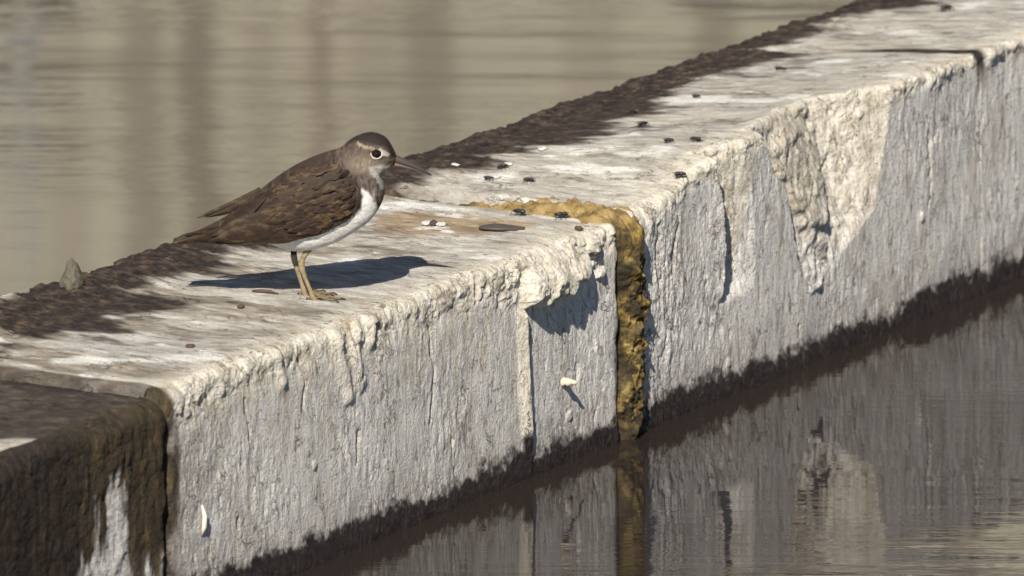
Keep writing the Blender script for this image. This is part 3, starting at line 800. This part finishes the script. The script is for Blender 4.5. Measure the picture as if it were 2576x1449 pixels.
yy = Ww[:, None] * np.sign(cs) * np.abs(cs) ** np.where(sn < 0, 0.62, 0.9)
XZ = mid[:, None, :] + half[:, None, :] * (np.sign(sn) * np.abs(sn) ** 0.97)[None, :, None]
BV = np.stack([XZ[..., 0], -yy, XZ[..., 1]], -1)
# profile coordinates of every vertex in study pixels
def unzp(X, Z):
    dx = X / KD + 775; dy = 752 - Z * math.cos(PITCH) / KD
    return (dx / 0.9776 - 440) * 2.786, (dy / 0.9776 - 300) * 2.786
pa, pb = unzp(BV[..., 0], BV[..., 2])
WING = [(1335, 445), (1378, 530), (1350, 630), (1275, 718), (1150, 782), (1000, 836), (880, 858), (700, 845), (500, 852), (300, 862), (180, 860), (60, 876), (0, 880), (200, 770), (540, 560), (840, 330), (1100, 200), (1230, 300), (1280, 390)]
wsd = poly_sd(pa, pb, WING)
wing = sstep(8, -10, wsd + 4 * fbm(pa / 30, pb / 30, 2, 300))
side = np.abs(cs)[None, :] ** 0.5
edge_h = 0.0030 * wing * side * sstep(0.05, 0.25, np.arange(NR) / NR)[:, None]
BV[..., 1] += np.sign(BV[..., 1]) * edge_h
# soft plumage relief
fl = fbm(pa / 55, pb / 22, 3, 303)
BV[..., 1] += np.sign(BV[..., 1]) * 0.0006 * fl * side
# plumage colours
def C(*v): return np.array(v, float)
def lerp(a, b, f): return a + (b - a) * f[..., None]
n1 = fbm(pa / 40 + pb / 90, pb / 16, 4, 310, .6); n2 = fbm(pa / 16, pb / 40, 3, 312); n3 = fbm(pa / 9, pb / 9, 2, 314)
colr = np.zeros(BV.shape) + C(0.060, 0.041, 0.032)
colr = lerp(colr, C(0.026, 0.018, 0.016), sstep(-.1, .45, n1))
colr = lerp(colr, C(0.16, 0.115, 0.07), .6 * sstep(.2, .6, n2))
# head, cheek, neck
HEAD = [(1180, 240), (1260, 170), (1400, 100), (1560, 130), (1640, 300), (1590, 380), (1480, 410), (1380, 400), (1290, 390), (1200, 320)]
headm = sstep(25, -25, poly_sd(pa, pb, HEAD))
hair = fbm((pa + pb * .5) / 12, (pb - pa * .35) / 34, 3, 320)
hc = lerp(np.zeros(BV.shape) + C(0.15, 0.112, 0.088), C(0.062, 0.045, 0.039), sstep(-.2, .4, hair))
cheek = np.exp(-(((pa - 1390) / 110) ** 2 + ((pb - 320) / 60) ** 2))
hc = lerp(hc, C(0.40, 0.33, 0.26), np.clip(cheek * (0.62 + .9 * hair), 0, 1))
CROWN = [(1240, 200), (1330, 140), (1420, 108), (1500, 110), (1560, 150), (1600, 230), (1618, 300), (1580, 290), (1560, 220), (1500, 190), (1400, 175), (1330, 168)]
hc = lerp(hc, C(0.030, 0.020, 0.018), sstep(18, -14, poly_sd(pa, pb, CROWN) + 14 * hair))
sup = line_dist(pa, pb, [(1350, 182), (1405, 205), (1450, 215)])
hc = lerp(hc, C(0.46, 0.39, 0.29), .75 * sstep(17, 5, sup + 8 * hair))
lore = line_dist(pa, pb, [(1500, 232), (1550, 258)])
hc = lerp(hc, C(0.60, 0.55, 0.47), .85 * sstep(26, 10, lore + 5 * hair))
loreD = line_dist(pa, pb, [(1520, 282), (1590, 300)])
hc = lerp(hc, C(0.13, 0.095, 0.08), .8 * sstep(24, 8, loreD + 5 * hair))
THROAT = [(1430, 345), (1500, 335), (1570, 345), (1600, 350), (1560, 385), (1530, 440), (1480, 425), (1440, 400)]
thr = sstep(22, -14, poly_sd(pa, pb, THROAT) + 16 * hair)
hc = lerp(hc, C(0.66, 0.63, 0.58), thr * (.62 + .38 * sstep(-.3, .3, hair)))
colr = lerp(colr, hc[..., :], np.maximum(headm, thr))
# breast
BREAST = [(1345, 405), (1440, 395), (1500, 430), (1560, 520), (1545, 600), (1500, 690), (1450, 690), (1440, 590), (1395, 520), (1350, 460)]
brm = sstep(22, -14, poly_sd(pa, pb, BREAST))
bc = lerp(np.zeros(BV.shape) + C(0.19, 0.15, 0.128), C(0.07, 0.052, 0.046), sstep(-.15, .35, fbm(pa / 14, pb / 40, 3, 330)))
colr = lerp(colr, bc, brm * (1 - .9 * thr))
bib = line_dist(pa, pb, [(1490, 415), (1530, 490)])
colr = lerp(colr, C(0.50, 0.49, 0.47), .9 * sstep(30, 10, bib + 6 * hair))
colr = colr * 0.74
# white underside: flank, belly, vent
under = sstep(-0.45, -0.62, sn[None, :] + 0 * pa + .06 * n2) * sstep(640, 700, pa) * sstep(1480, 1420, pa)
WHITE = [(1372, 490), (1400, 505), (1435, 540), (1468, 605), (1482, 670), (1440, 760), (1330, 850), (1200, 905), (1040, 960), (860, 985), (740, 955), (680, 905), (720, 884), (830, 884), (930, 878), (1010, 850), (1170, 798), (1292, 736), (1370, 645)]
whm = sstep(14, -8, poly_sd(pa, pb, WHITE) + 8 * n2)
whm = np.maximum(whm, under) * (1 - sstep(0.6, 0.9, wing))
wc = lerp(np.zeros(BV.shape) + C(0.82, 0.81, 0.80), C(0.62, 0.60, 0.59), sstep(.1, .6, fbm(pa / 45, pb / 11, 3, 335)))
colr = lerp(colr, wc, whm)
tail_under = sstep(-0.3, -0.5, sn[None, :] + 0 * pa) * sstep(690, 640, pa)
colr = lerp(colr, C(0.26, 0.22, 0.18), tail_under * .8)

body_me = grid_mesh('body', BV, dict(col=colr), close_u=True, caps=True)
# legs grown into the same mesh
def leg_arrays(pts, y, rads, seg=12):
    P = [(*zp(a, b_), y) for a, b_ in pts]
    P3 = spline(np.array([(x, y_, z) for x, z, y_ in P]), 26)
    return tube_arrays(P3, spline(np.array(rads), 26)[:, 0], seg)
bm = bmesh.new()
bm.from_mesh(body_me)
cl = bm.verts.layers.float_color['col']
def add_grid(V, colf):
    nu, nv = V.shape[:2]
    vv = [[bm.verts.new(V[i, j]) for j in range(nv)] for i in range(nu)]
    for i in range(nu):
        for j in range(nv):
            vv[i][j][cl] = (*colf(i / (nu - 1), V[i, j]), 1)
    for i in range(nu - 1):
        for j in range(nv):
            f = bm.faces.new((vv[i][j], vv[i + 1][j], vv[i + 1][(j + 1) % nv], vv[i][(j + 1) % nv])); f.smooth = True
    for row in (vv[0], vv[-1]):
        bm.faces.new(row)
LEGC = (0.34, 0.27, 0.165)
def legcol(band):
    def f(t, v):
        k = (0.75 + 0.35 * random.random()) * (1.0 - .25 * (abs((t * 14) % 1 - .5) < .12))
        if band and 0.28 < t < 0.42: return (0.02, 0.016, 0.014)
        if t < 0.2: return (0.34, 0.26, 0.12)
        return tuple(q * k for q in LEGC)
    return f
YN, YF = -0.007, 0.009
add_grid(leg_arrays([(1010, 880), (985, 945), (945, 1010), (938, 1060), (960, 1140), (995, 1225), (1028, 1310)], YN, [.0042, .0030, .0023, .0030, .0020, .0019, .0028]), legcol(False))
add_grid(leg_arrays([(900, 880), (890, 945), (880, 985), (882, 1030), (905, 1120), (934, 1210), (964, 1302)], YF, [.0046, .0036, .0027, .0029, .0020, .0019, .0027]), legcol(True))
def toe(x0, y0, dx, dy, L, r=.0019):
    g0 = zp(x0, 1310)
    P = []
    for k in range(9):
        t = k / 8
        X = g0[0] + dx * L * t; Y = y0 + dy * L * t
        s_, n_ = np.dot(bp + np.array([X, Y, 0]) - OW, Aw), np.dot(bp + np.array([X, Y, 0]) - OW, Nw)
        zg = float(ztop(s_, n_)) - BZ
        P.append((X, Y, zg + (0.0045 * (1 - t) ** 3 + 0.0012 + 0.0010 * math.sin(t * math.pi * 3) ** 2) * (1 if t < .99 else .4)))
    add_grid(tube_arrays(P, [r * (1 - .55 * (k / 8) ** 1.5) for k in range(9)], 8), lambda t, v: (0.05, .04, .03) if t > .85 else (0.19, 0.145, 0.085))
for x0, y0 in ((1028, YN), (966, YF)):
    toe(x0, y0, 0.91, -0.41, 0.024, .0014); toe(x0, y0, 0.985, 0.17, 0.028, .0014); toe(x0, y0, 0.70, 0.71, 0.024, .0014); toe(x0, y0, -0.9, 0.30, 0.008, .0014)
bm.to_mesh(body_me); bm.free()
q = NT('plumage')
qc = q.coord('Object', (1, 1, 1))
pn = q.noise(q.coord('Object', (330, 420, 900), (0, 0.42, 0)), 1.0, 3, 0.6)
MBODY = q.fin(q.mix(q.mapr(pn, 0.35, 0.7, 0.0, 0.28), q.attr('col', True), (0.03, 0.025, 0.02)), 0.75, q.bump(pn, 0.7, 0.0010))
q.b.inputs['Specular IOR Level'].default_value = 0.25
bird = empty('sandpiper', bp)
tag(bird, 'brown and white sandpiper standing on the concrete wall, facing right', 'bird')
body = link('body', body_me, bird, MBODY)

# eye with pale ring
MEYE = simple('eye', (0.012, 0.008, 0.007), 0.06)
MRING = simple('eye_ring', (0.64, 0.60, 0.53), 0.8)
bvh = BVHTree.FromPolygons([v.co.copy() for v in body_me.vertices], [tuple(p.vertices) for p in body_me.polygons])
def surf(a, b_, sgn=-1):
    X, Z = zp(a, b_)
    hit = bvh.ray_cast(Vector((X, sgn * 0.2, Z)), Vector((0, -sgn, 0)))
    return (hit[0], hit[1]) if hit[0] is not None else (None, None)
for sgn in (-1, 1):
    h, nrm = surf(1477, 248, sgn)
    if nrm.y * sgn < 0: nrm = -nrm
    e = link('eye', blob_mesh('eye', 0.0047, 0.0042, 0.0040, 0.0), bird, MEYE)
    e.location = h - nrm * 0.0018
    rot = nrm.to_track_quat('Z', 'Y')
    e.rotation_euler = rot.to_euler()
    ang = np.linspace(0, 2 * math.pi, 33)
    ring = grid_mesh('eye_ring', tube_arrays([(0.0050 * math.cos(a), 0.0044 * math.sin(a), 0.0008) for a in ang], [0.00088 + 0.00022 * math.sin(2 * a + 1) for a in ang], 8), close_u=True)
    r_ = link('eye_ring', ring, e, MRING)
# beak
q = NT('beak')
gxn = q.n('TexCoord'); sx = q.n('SeparateXYZ'); q.l(gxn.outputs['Generated'], sx.inputs[0])
MBK = q.fin(q.ramp(sx.outputs[0], [(0.0, (0.085, 0.062, 0.055)), (1.0, (0.045, 0.036, 0.036))]), 0.4)
q = NT('lower_beak')
gxn = q.n('TexCoord'); sx = q.n('SeparateXYZ'); q.l(gxn.outputs['Generated'], sx.inputs[0])
MBL = q.fin(q.ramp(sx.outputs[0], [(0.0, (0.30, 0.19, 0.08)), (0.20, (0.22, 0.16, 0.09)), (0.42, (0.15, 0.125, 0.125)), (1.0, (0.045, 0.036, 0.036))]), 0.4)
def beak(pts, rad, mat, name):
    P = spline(np.array([(zp(a, b_)[0], 0, zp(a, b_)[1]) for a, b_ in pts]), 24)
    return link(name, tube_mesh(name, P, spline(np.array(rad), 24)[:, 0], 12), bird, mat)
beak([(1570, 295), (1630, 318), (1720, 352), (1800, 388), (1868, 424)], [.0044, .0037, .0026, .0016, .0007], MBK, 'upper_beak')
beak([(1565, 335), (1625, 345), (1715, 370), (1795, 398), (1858, 424)], [.0029, .0024, .0016, .0010, .0005], MBL, 'lower_beak')

# feathers
def feather_mesh(name, L, Wf, camber=0.12, pointed=0.5):
    nu, nv = 11, 7
    u = np.linspace(0, 1, nu)[:, None]; v = np.linspace(-1, 1, nv)[None, :]
    sh = np.sin(np.pi * np.clip(u, 0, 1) ** (0.55 + .35 * pointed)) ** (0.45 + .25 * pointed) * (0.55 + .45 * sstep(0, .35, u))
    sh = np.where(u > .98, 0.10, sh); sh = np.where(u < .02, 0.2, sh)
    X = L * u + 0 * v - L * 0.06 * (v ** 2) * u
    Y = Wf * 0.5 * sh * v
    Z = -camber * Wf * v ** 2 * sh + 0.0 * u - 0.05 * L * u ** 2
    V = np.stack([X, Y, Z], -1)
    fringe = np.maximum(np.abs(v) ** 3 + 0 * u, sstep(.8, 1, u) + 0 * v)
    shaft = np.exp(-(v / 0.22) ** 2) * (1 - .6 * u)
    me = grid_mesh(name, V, dict(fringe=fringe, shaft=shaft))
    return me
def feather_mat(name, c_a, c_b, fr, sh):
    q = NT(name)
    oi = q.n('ObjectInfo')
    gp = q.n('NewGeometry'); mp = q.n('Mapping'); mp.inputs['Scale'].default_value = (95, 95, 190); mp.inputs['Rotation'].default_value = (0, 0.4, 0)
    q.l(gp.outputs['Position'], mp.inputs[0])
    mot = q.noise(mp.outputs[0], 1.0, 4, 0.6)
    rnd = q.math('ADD', q.math('MULTIPLY', oi.outputs['Random'], 0.38), q.mapr(mot, 0.42, 0.60, 0.0, 0.66))
    base = q.ramp(rnd, [(0.0, c_a), (0.40, c_b), (0.68, tuple(x * 1.2 for x in c_b)), (0.95, fr)])
    barn = q.noise(q.coord('Object', (500, 120, 1)), 1.0, 2)
    base = q.mix(q.mapr(barn, .4, .7, 0, .45), base, tuple(x * .5 for x in c_a))
    base = q.mix(q.math('MULTIPLY', q.attr('fringe'), .22), base, fr)
    base = q.mix(q.math('MULTIPLY', q.attr('shaft'), .7), base, sh)
    q.b.inputs['Specular IOR Level'].default_value = 0.25
    return q.fin(base, 0.65)
MF1 = feather_mat('covert', (0.017, 0.010, 0.007), (0.036, 0.021, 0.013), (0.115, 0.074, 0.036), (0.020, 0.014, 0.012))
MF2 = feather_mat('flight', (0.017, 0.010, 0.007), (0.032, 0.019, 0.012), (0.085, 0.055, 0.029), (0.016, 0.012, 0.010))
FM = [feather_mesh('covert_feather', 1, w_, .05, p_) for w_, p_ in ((.52, .3), (.44, .5), (.60, .2))]
for f in FM: f.materials.append(MF1)
FL = [feather_mesh('flight_feather', 1, w_, .08, p_) for w_, p_ in ((.15, .9), (.19, .7))]
for f in FL: f.materials.append(MF2)
def put_feather(name, me, a, b_, ang, Lpx, lift=0.10, off=0.0006, sgn=-1, wscale=1.0):
    h, nrm = surf(a, b_, sgn)
    if h is None: return
    if nrm.y * sgn < 0: nrm = -nrm
    d = Vector((-math.cos(ang), 0, -math.sin(ang)))
    d = (d - nrm * d.dot(nrm)).normalized()
    d = (d + nrm * lift).normalized()
    y_ = nrm.cross(d).normalized()
    z_ = d.cross(y_)
    L = Lpx * ZK
    M = Matrix((d, y_, z_)).transposed().to_4x4()
    o = bpy.data.objects.new(name, me)
    COL.objects.link(o)
    o.parent = bird
    o.matrix_local = Matrix.Translation(h + nrm * off) @ M @ Matrix.Diagonal((L, L * wscale, L, 1))
rr = random.Random(5)
nf = 0
# flight feathers: primaries and tertials lying along the lower wing towards the tail
for a, b_, an, L, off in [(720, 790, .17, 640, .0018), (760, 760, .20, 640, .0022), (700, 815, .13, 560, .0015), (820, 735, .23, 560, .0026), (760, 700, .30, 500, .0030), (860, 690, .32, 470, .0032),
                          (720, 640, .40, 470, .0034), (800, 620, .42, 440, .0035), (900, 640, .38, 420, .0034), (700, 560, .52, 430, .0036), (900, 800, .12, 520, .0014), (980, 800, .10, 460, .0012)]:
    put_feather('flight_feather', FL[rr.randrange(2)], a, b_, an, L, 0.035, off, -1, 1.25)
# rows of coverts and scapulars, from the shoulder towards the tail, parallel to the back
WREG = [(1315, 330), (1335, 445), (1368, 530), (1345, 610), (1275, 690), (1160, 755), (1000, 805), (880, 822), (700, 825), (560, 835), (560, 640), (700, 500), (860, 385), (1010, 310), (1150, 265), (1250, 290)]
for b0 in range(0, 15):
    fb = b0 / 14
    x_start = 1325 + 55 * math.sin(max(0, fb - .2) / .8 * math.pi * .95); y_start = 235 + fb * 500
    for k in range(0, 17):
        st = 40 + 1.6 * k
        x = x_start - st * k + rr.uniform(-13, 13) - (22 if b0 % 2 else 0)
        sl = 0.46 - 0.26 * fb
        y = y_start + st * k * sl + rr.uniform(-12, 12)
        if poly_sd(np.array(x), np.array(y), WREG) > -16: continue
        L = 92 + 7.5 * k + rr.uniform(-16, 22)
        if x - .8 * L < 380: L = (x - 380) / .8
        put_feather('covert_feather', FM[rr.randrange(3)], x, y, math.atan(sl) + .08 + rr.uniform(-.16, .16), L, 0.014 + rr.uniform(0, .020), 0.0006 + .00010 * (17 - k), -1, rr.uniform(.62, .95))
        nf += 1
# far wing tip showing above the tail, tail feathers
def blade(name, pts, wid, y, mat):
    P = spline(np.array([(zp(a, b_)[0], y, zp(a, b_)[1]) for a, b_ in pts]), 14)
    w_ = spline(np.array(wid) * ZK, 14)[:, 0]
    seg = 10; ang = np.arange(seg) / seg * 2 * math.pi
    V = np.zeros((14, seg, 3))
    for i in range(14):
        V[i] = P[i] + np.stack([0 * ang, 0.0016 * np.cos(ang), w_[i] * .5 * np.sin(ang)], -1)
    me = grid_mesh(name, V, dict(fringe=np.repeat((np.abs(np.sin(ang)) ** 3)[None], 14, 0), shaft=0 * V[..., 0]), close_u=True, caps=True)
    return link(name, me, bird, mat)
blade('wing_tip', [(640, 560), (520, 612), (400, 662), (290, 702), (188, 739)], [90, 74, 54, 34, 6], 0.006, MF2)
blade('wing_tip', [(640, 575), (520, 630), (410, 680), (320, 708), (250, 728)], [80, 70, 50, 30, 6], 0.002, MF2)
for k, (y, dv) in enumerate(((-.008, 10), (-.003, 2), (.003, 0), (.008, 6))):
    blade('tail_feather', [(420, 792 + dv), (300, 828 + dv), (180, 852 + dv), (80, 874 + dv), (8 + 12 * k, 890 + dv)], [80, 64, 48, 36, 14], y, MF2)
# pale fringe feathers under the tail
q = simple('undertail', (0.62, 0.60, 0.57), 0.8)
for a, b_, L in ((300, 866, 110), (250, 858, 90), (200, 868, 70)):
    blade('undertail_feather', [(a + L, b_ + 6), (a + L * .5, b_ + 4), (a, b_)], [12, 16, 5], -.010, q)

# ================================================================== SMALL THINGS
def at_top(x, y):
    s, n = top_px(x, y)
    p = to_world(s, n, 0); p[2] = float(ztop(s, n))
    return p
MFLY = simple('fly_body', (0.022, 0.019, 0.018), 0.35)
q = NT('fly_wing')
MFW = q.fin((0.22, 0.21, 0.20), 0.2, None)
q.b.inputs['Alpha'].default_value = 0.55
def fly_parts():
    segs = []
    xs = np.linspace(-0.006, 0.005, 17)
    rad = np.array([.0004, .0012, .0017, .0020, .0021, .0020, .0017, .0014, .0016, .0019, .0020, .0018, .0012, .0013, .0015, .0013, .0004])
    body_ = tube_mesh('body', [(x, 0, .0031 + .0006 * math.sin((x + .006) / .011 * 3)) for x in xs], rad, 12)
    wg = bpy.data.meshes.new('wing')
    pts = [(0.0015, 0, 0), (-.001, .0014, 0), (-.005, .0022, 0), (-.0085, .0014, 0), (-.0092, 0, 0), (-.008, -.0012, 0), (-.004, -.0010, 0)]
    n_ = len(pts)
    wg.from_pydata([(x, y, .00008) for x, y, z in pts] + [(x, y, -.00008) for x, y, z in pts], [],
                   [tuple(range(n_)), tuple(range(2 * n_ - 1, n_ - 1, -1))] + [(i, i + n_, (i + 1) % n_ + n_, (i + 1) % n_) for i in range(n_)])
    lg = tube_mesh('leg', [(0, 0, 0), (0, .0022, .0012), (0, .0036, -.0010), (0, .0048, -.0031)], [.0004, .00032, .00025, .0002], 5)
    for me_, m_ in ((body_, MFLY), (wg, MFW), (lg, MFLY)): me_.materials.append(m_)
    return body_, wg, lg
FB, FW, FLG = fly_parts()
def fly(x, y, rz, sc, label, group, pos=None):
    p = at_top(x, y) if pos is None else pos
    t = empty('fly', p, rz)
    t.scale = (sc, sc, sc)
    link('body', FB, t)
    for sg in (-1, 1):
        o = link('wing', FW, t); o.location = (.001, .0009 * sg, .0050); o.rotation_euler = (.25 * sg, -.12, -.28 * sg)
        for k in range(3):
            o = link('leg', FLG, t); o.location = (.003 - .0022 * k, .0008 * sg, .0031)
            o.rotation_euler = (0, 0, (0.5 - .5 * k) * -sg + (math.pi if sg < 0 else 0))
    return tag(t, label, 'fly', group)
LF = 'lone black fly resting out on the pale top beyond the mossy joint'
for x, y, rz, sc in [(1328, 458, 3.0, .9), (1617, 319, .5, .95), (1752, 247, .1, .7), (1590, 287, 2.9, .7)]:
    fly(x, y, rz, sc, LF, 'lone flies beyond the joint')
for x, y, rz, sc in [(1265, 424, .3, .95), (1230, 455, -.2, .8)]:
    fly(x, y, rz, sc, 'black fly sitting against a small white crumb of dropping', 'flies beside white crumbs')
for x, y, rz, sc in [(1683, 359, .2, .85), (1748, 356, 2.8, .95)]:
    fly(x, y, rz, sc, 'black fly of a side-by-side pair on the pale top behind the narrow hollow', 'pair of flies behind the narrow hollow')
fly(1963, 181, -.3, .95, 'black fly on the pale top behind the large spalled hollow', 'lone flies beyond the joint')
fly(1712, 434, .2, 1.0, 'black fly right at the broken front edge beside the narrow hollow', 'lone flies beyond the joint')
fly(2380, 30, .5, 1.2, 'black fly on the block beyond the narrow black crack', 'lone flies beyond the joint')
fly(1305, 543, 2.6, 1.15, 'black fly resting on the pale strip before the ochre moss, by the tan stain', 'flies before the joint')
fly(1410, 551, 3.3, 1.15, 'brownish fly resting right against the ochre moss of the joint', 'flies before the joint')
# pebbles and crumbs
MPEB = simple('dark_pebble', (0.060, 0.042, 0.034), 0.8)
MCRM = simple('white_crumb', (0.60, 0.58, 0.54), 0.9)
MRED = simple('brown_crumb', (0.095, 0.060, 0.045), 0.85)
MSTONE = plaster('crusted_stone', (0.07, 0.062, 0.045), (0.15, 0.135, 0.10))
def crumb(name, x, y, rx, ry, rz, mat, label, cat, seed, rot=0.0, group=None, sink=.55):
    p = at_top(x, y)
    o = link(name, blob_mesh(name, rx, ry, rz, 0.28, seed), None, mat)
    o.location = (p[0], p[1], p[2] + rz * sink)
    o.rotation_euler = (0, 0, rot)
    return tag(o, label, cat, group)
for i, (x, y, r, lb) in enumerate([(1280, 416, .0032, 'small white crumb of dropping lying against a black fly'), (1146, 421, .003, "white crumb of dropping at the brown crust beyond the bird's beak"),
        (1245, 447, .003, 'small white crumb of dropping lying against a black fly'), (1365, 378, .0035, 'lone white crumb of dropping on the pale top, away from any fly'),
        (1072, 565, .0038, 'white crumb of dropping beside the dark pebble on the tan stain'), (1108, 568, .0032, 'white crumb of dropping beside the dark pebble on the tan stain')]):
    crumb('dropping', x, y, r * 1.3, r * 1.5, r * .5, MCRM, lb, 'dropping', 20 + i, i * .7, 'white crumbs on the wall top')
crumb('pebble', 1090, 567, .0040, .004, .0026, MPEB, 'dark brown pebble between two white crumbs on the wall', 'pebble', 31)
crumb('pebble', 1455, 580, .0034, .0034, .0026, MRED, 'tiny reddish-brown pebble near the corner above the small raised lumps', 'pebble', 32)
crumb('pebble', 605, 776, .0030, .003, .0022, MRED, 'tiny brown pebble on the pale top behind the bird', 'pebble', 33)
crumb('pebble', 478, 872, .0036, .004, .0020, MRED, 'brown pebble on the pale top near the slimy block', 'pebble', 34)
# brown twig by the bird's feet
p0, p1 = at_top(634, 738), at_top(700, 744)
tw = link('twig', tube_mesh('twig', [(0, 0, .0016), tuple((p1 - p0) * .35 + [0, 0, .0022]), tuple((p1 - p0) * .7 + [0, .003, .0018]), tuple((p1 - p0) + [0, 0, .0012])], [.0008, .0018, .0016, .0005], 7), None, MRED)
tw.location = p0
tag(tw, "thin brown twig lying behind the bird's feet", 'twig')
# dark leaf
pl = at_top(1262, 579)
th = np.linspace(0, 1, 15)[:, None]; vv = np.linspace(-1, 1, 9)[None, :]
wl = 0.0095 * np.sin(np.pi * th ** .8) + .0006
top_ = np.stack([0.042 * (th - .5) + 0 * vv, wl * vv, .0016 + .0006 * np.sin(th * 5) + .0006 * vv ** 2], -1)
leaf = grid_mesh('leaf', np.concatenate([top_, (top_ - [0, 0, .0022])[:, ::-1]], 1), close_u=True, caps=True)
lf = link('leaf', leaf, None, simple('dark_leaf', (0.075, 0.062, 0.055), 0.6))
lf.location = pl
tag(lf, 'dark flat oval leaf lying on the wall top beside the tan stain', 'leaf')
# conical stone on the back edge
ps_ = at_top(180, 735)
st = blob_mesh('stone', 0.0092, 0.011, 0.0165, 0.22, 44, 44, 56, cone=0.40)
so = link('stone', st, None, MSTONE)
so.location = (ps_[0], ps_[1], ps_[2] + .010)
tag(so, 'small upright conical stone on the brown back edge of the wall', 'stone')
# peg sticking out of the face, with its long shadow
s_, z_ = face_px(1418, 962)
n0 = float(front_n('mid', np.array([[s_]]), np.array([[z_]]), np.array([[.203]]))[0, 0])
peg = link('peg', tube_mesh('peg', [(0, .006, -.001), (0, -.001, .0004), (.0008, -.003, .0010), (.001, -.005, .0002), (.0026, -.008, .0006), (.0034, -.0105, .0), (.0042, -.0128, .0003)], [.0036, .0046, .0036, .0042, .0026, .0024, .0008], 6), None, simple('pale_peg', (0.72, 0.60, 0.47), .7))
peg.location = to_world(s_, n0, z_)
peg.rotation_euler = (0, 0, TH)
tag(peg, 'pale stub peg sticking out of the wall face below the overhang', 'peg')
# white sliver
s_, z_ = face_px(511, 1305)
n0 = float(front_n('mid', np.array([[s_]]), np.array([[z_]]), np.array([[.203]]))[0, 0])
sl = link('sliver', tube_mesh('sliver', [(0, 0, -.015), (.0004, -.0025, -.007), (.0002, -.0032, .003), (-.0006, -.001, .012)], [.0008, .0022, .0022, .0006], 8), None, simple('white_sliver', (0.82, 0.77, 0.68), .6))
sl.location = to_world(s_, n0, z_)
sl.rotation_euler = (0, 0, TH)
tag(sl, 'white sliver stuck upright on the wall face', 'sliver')
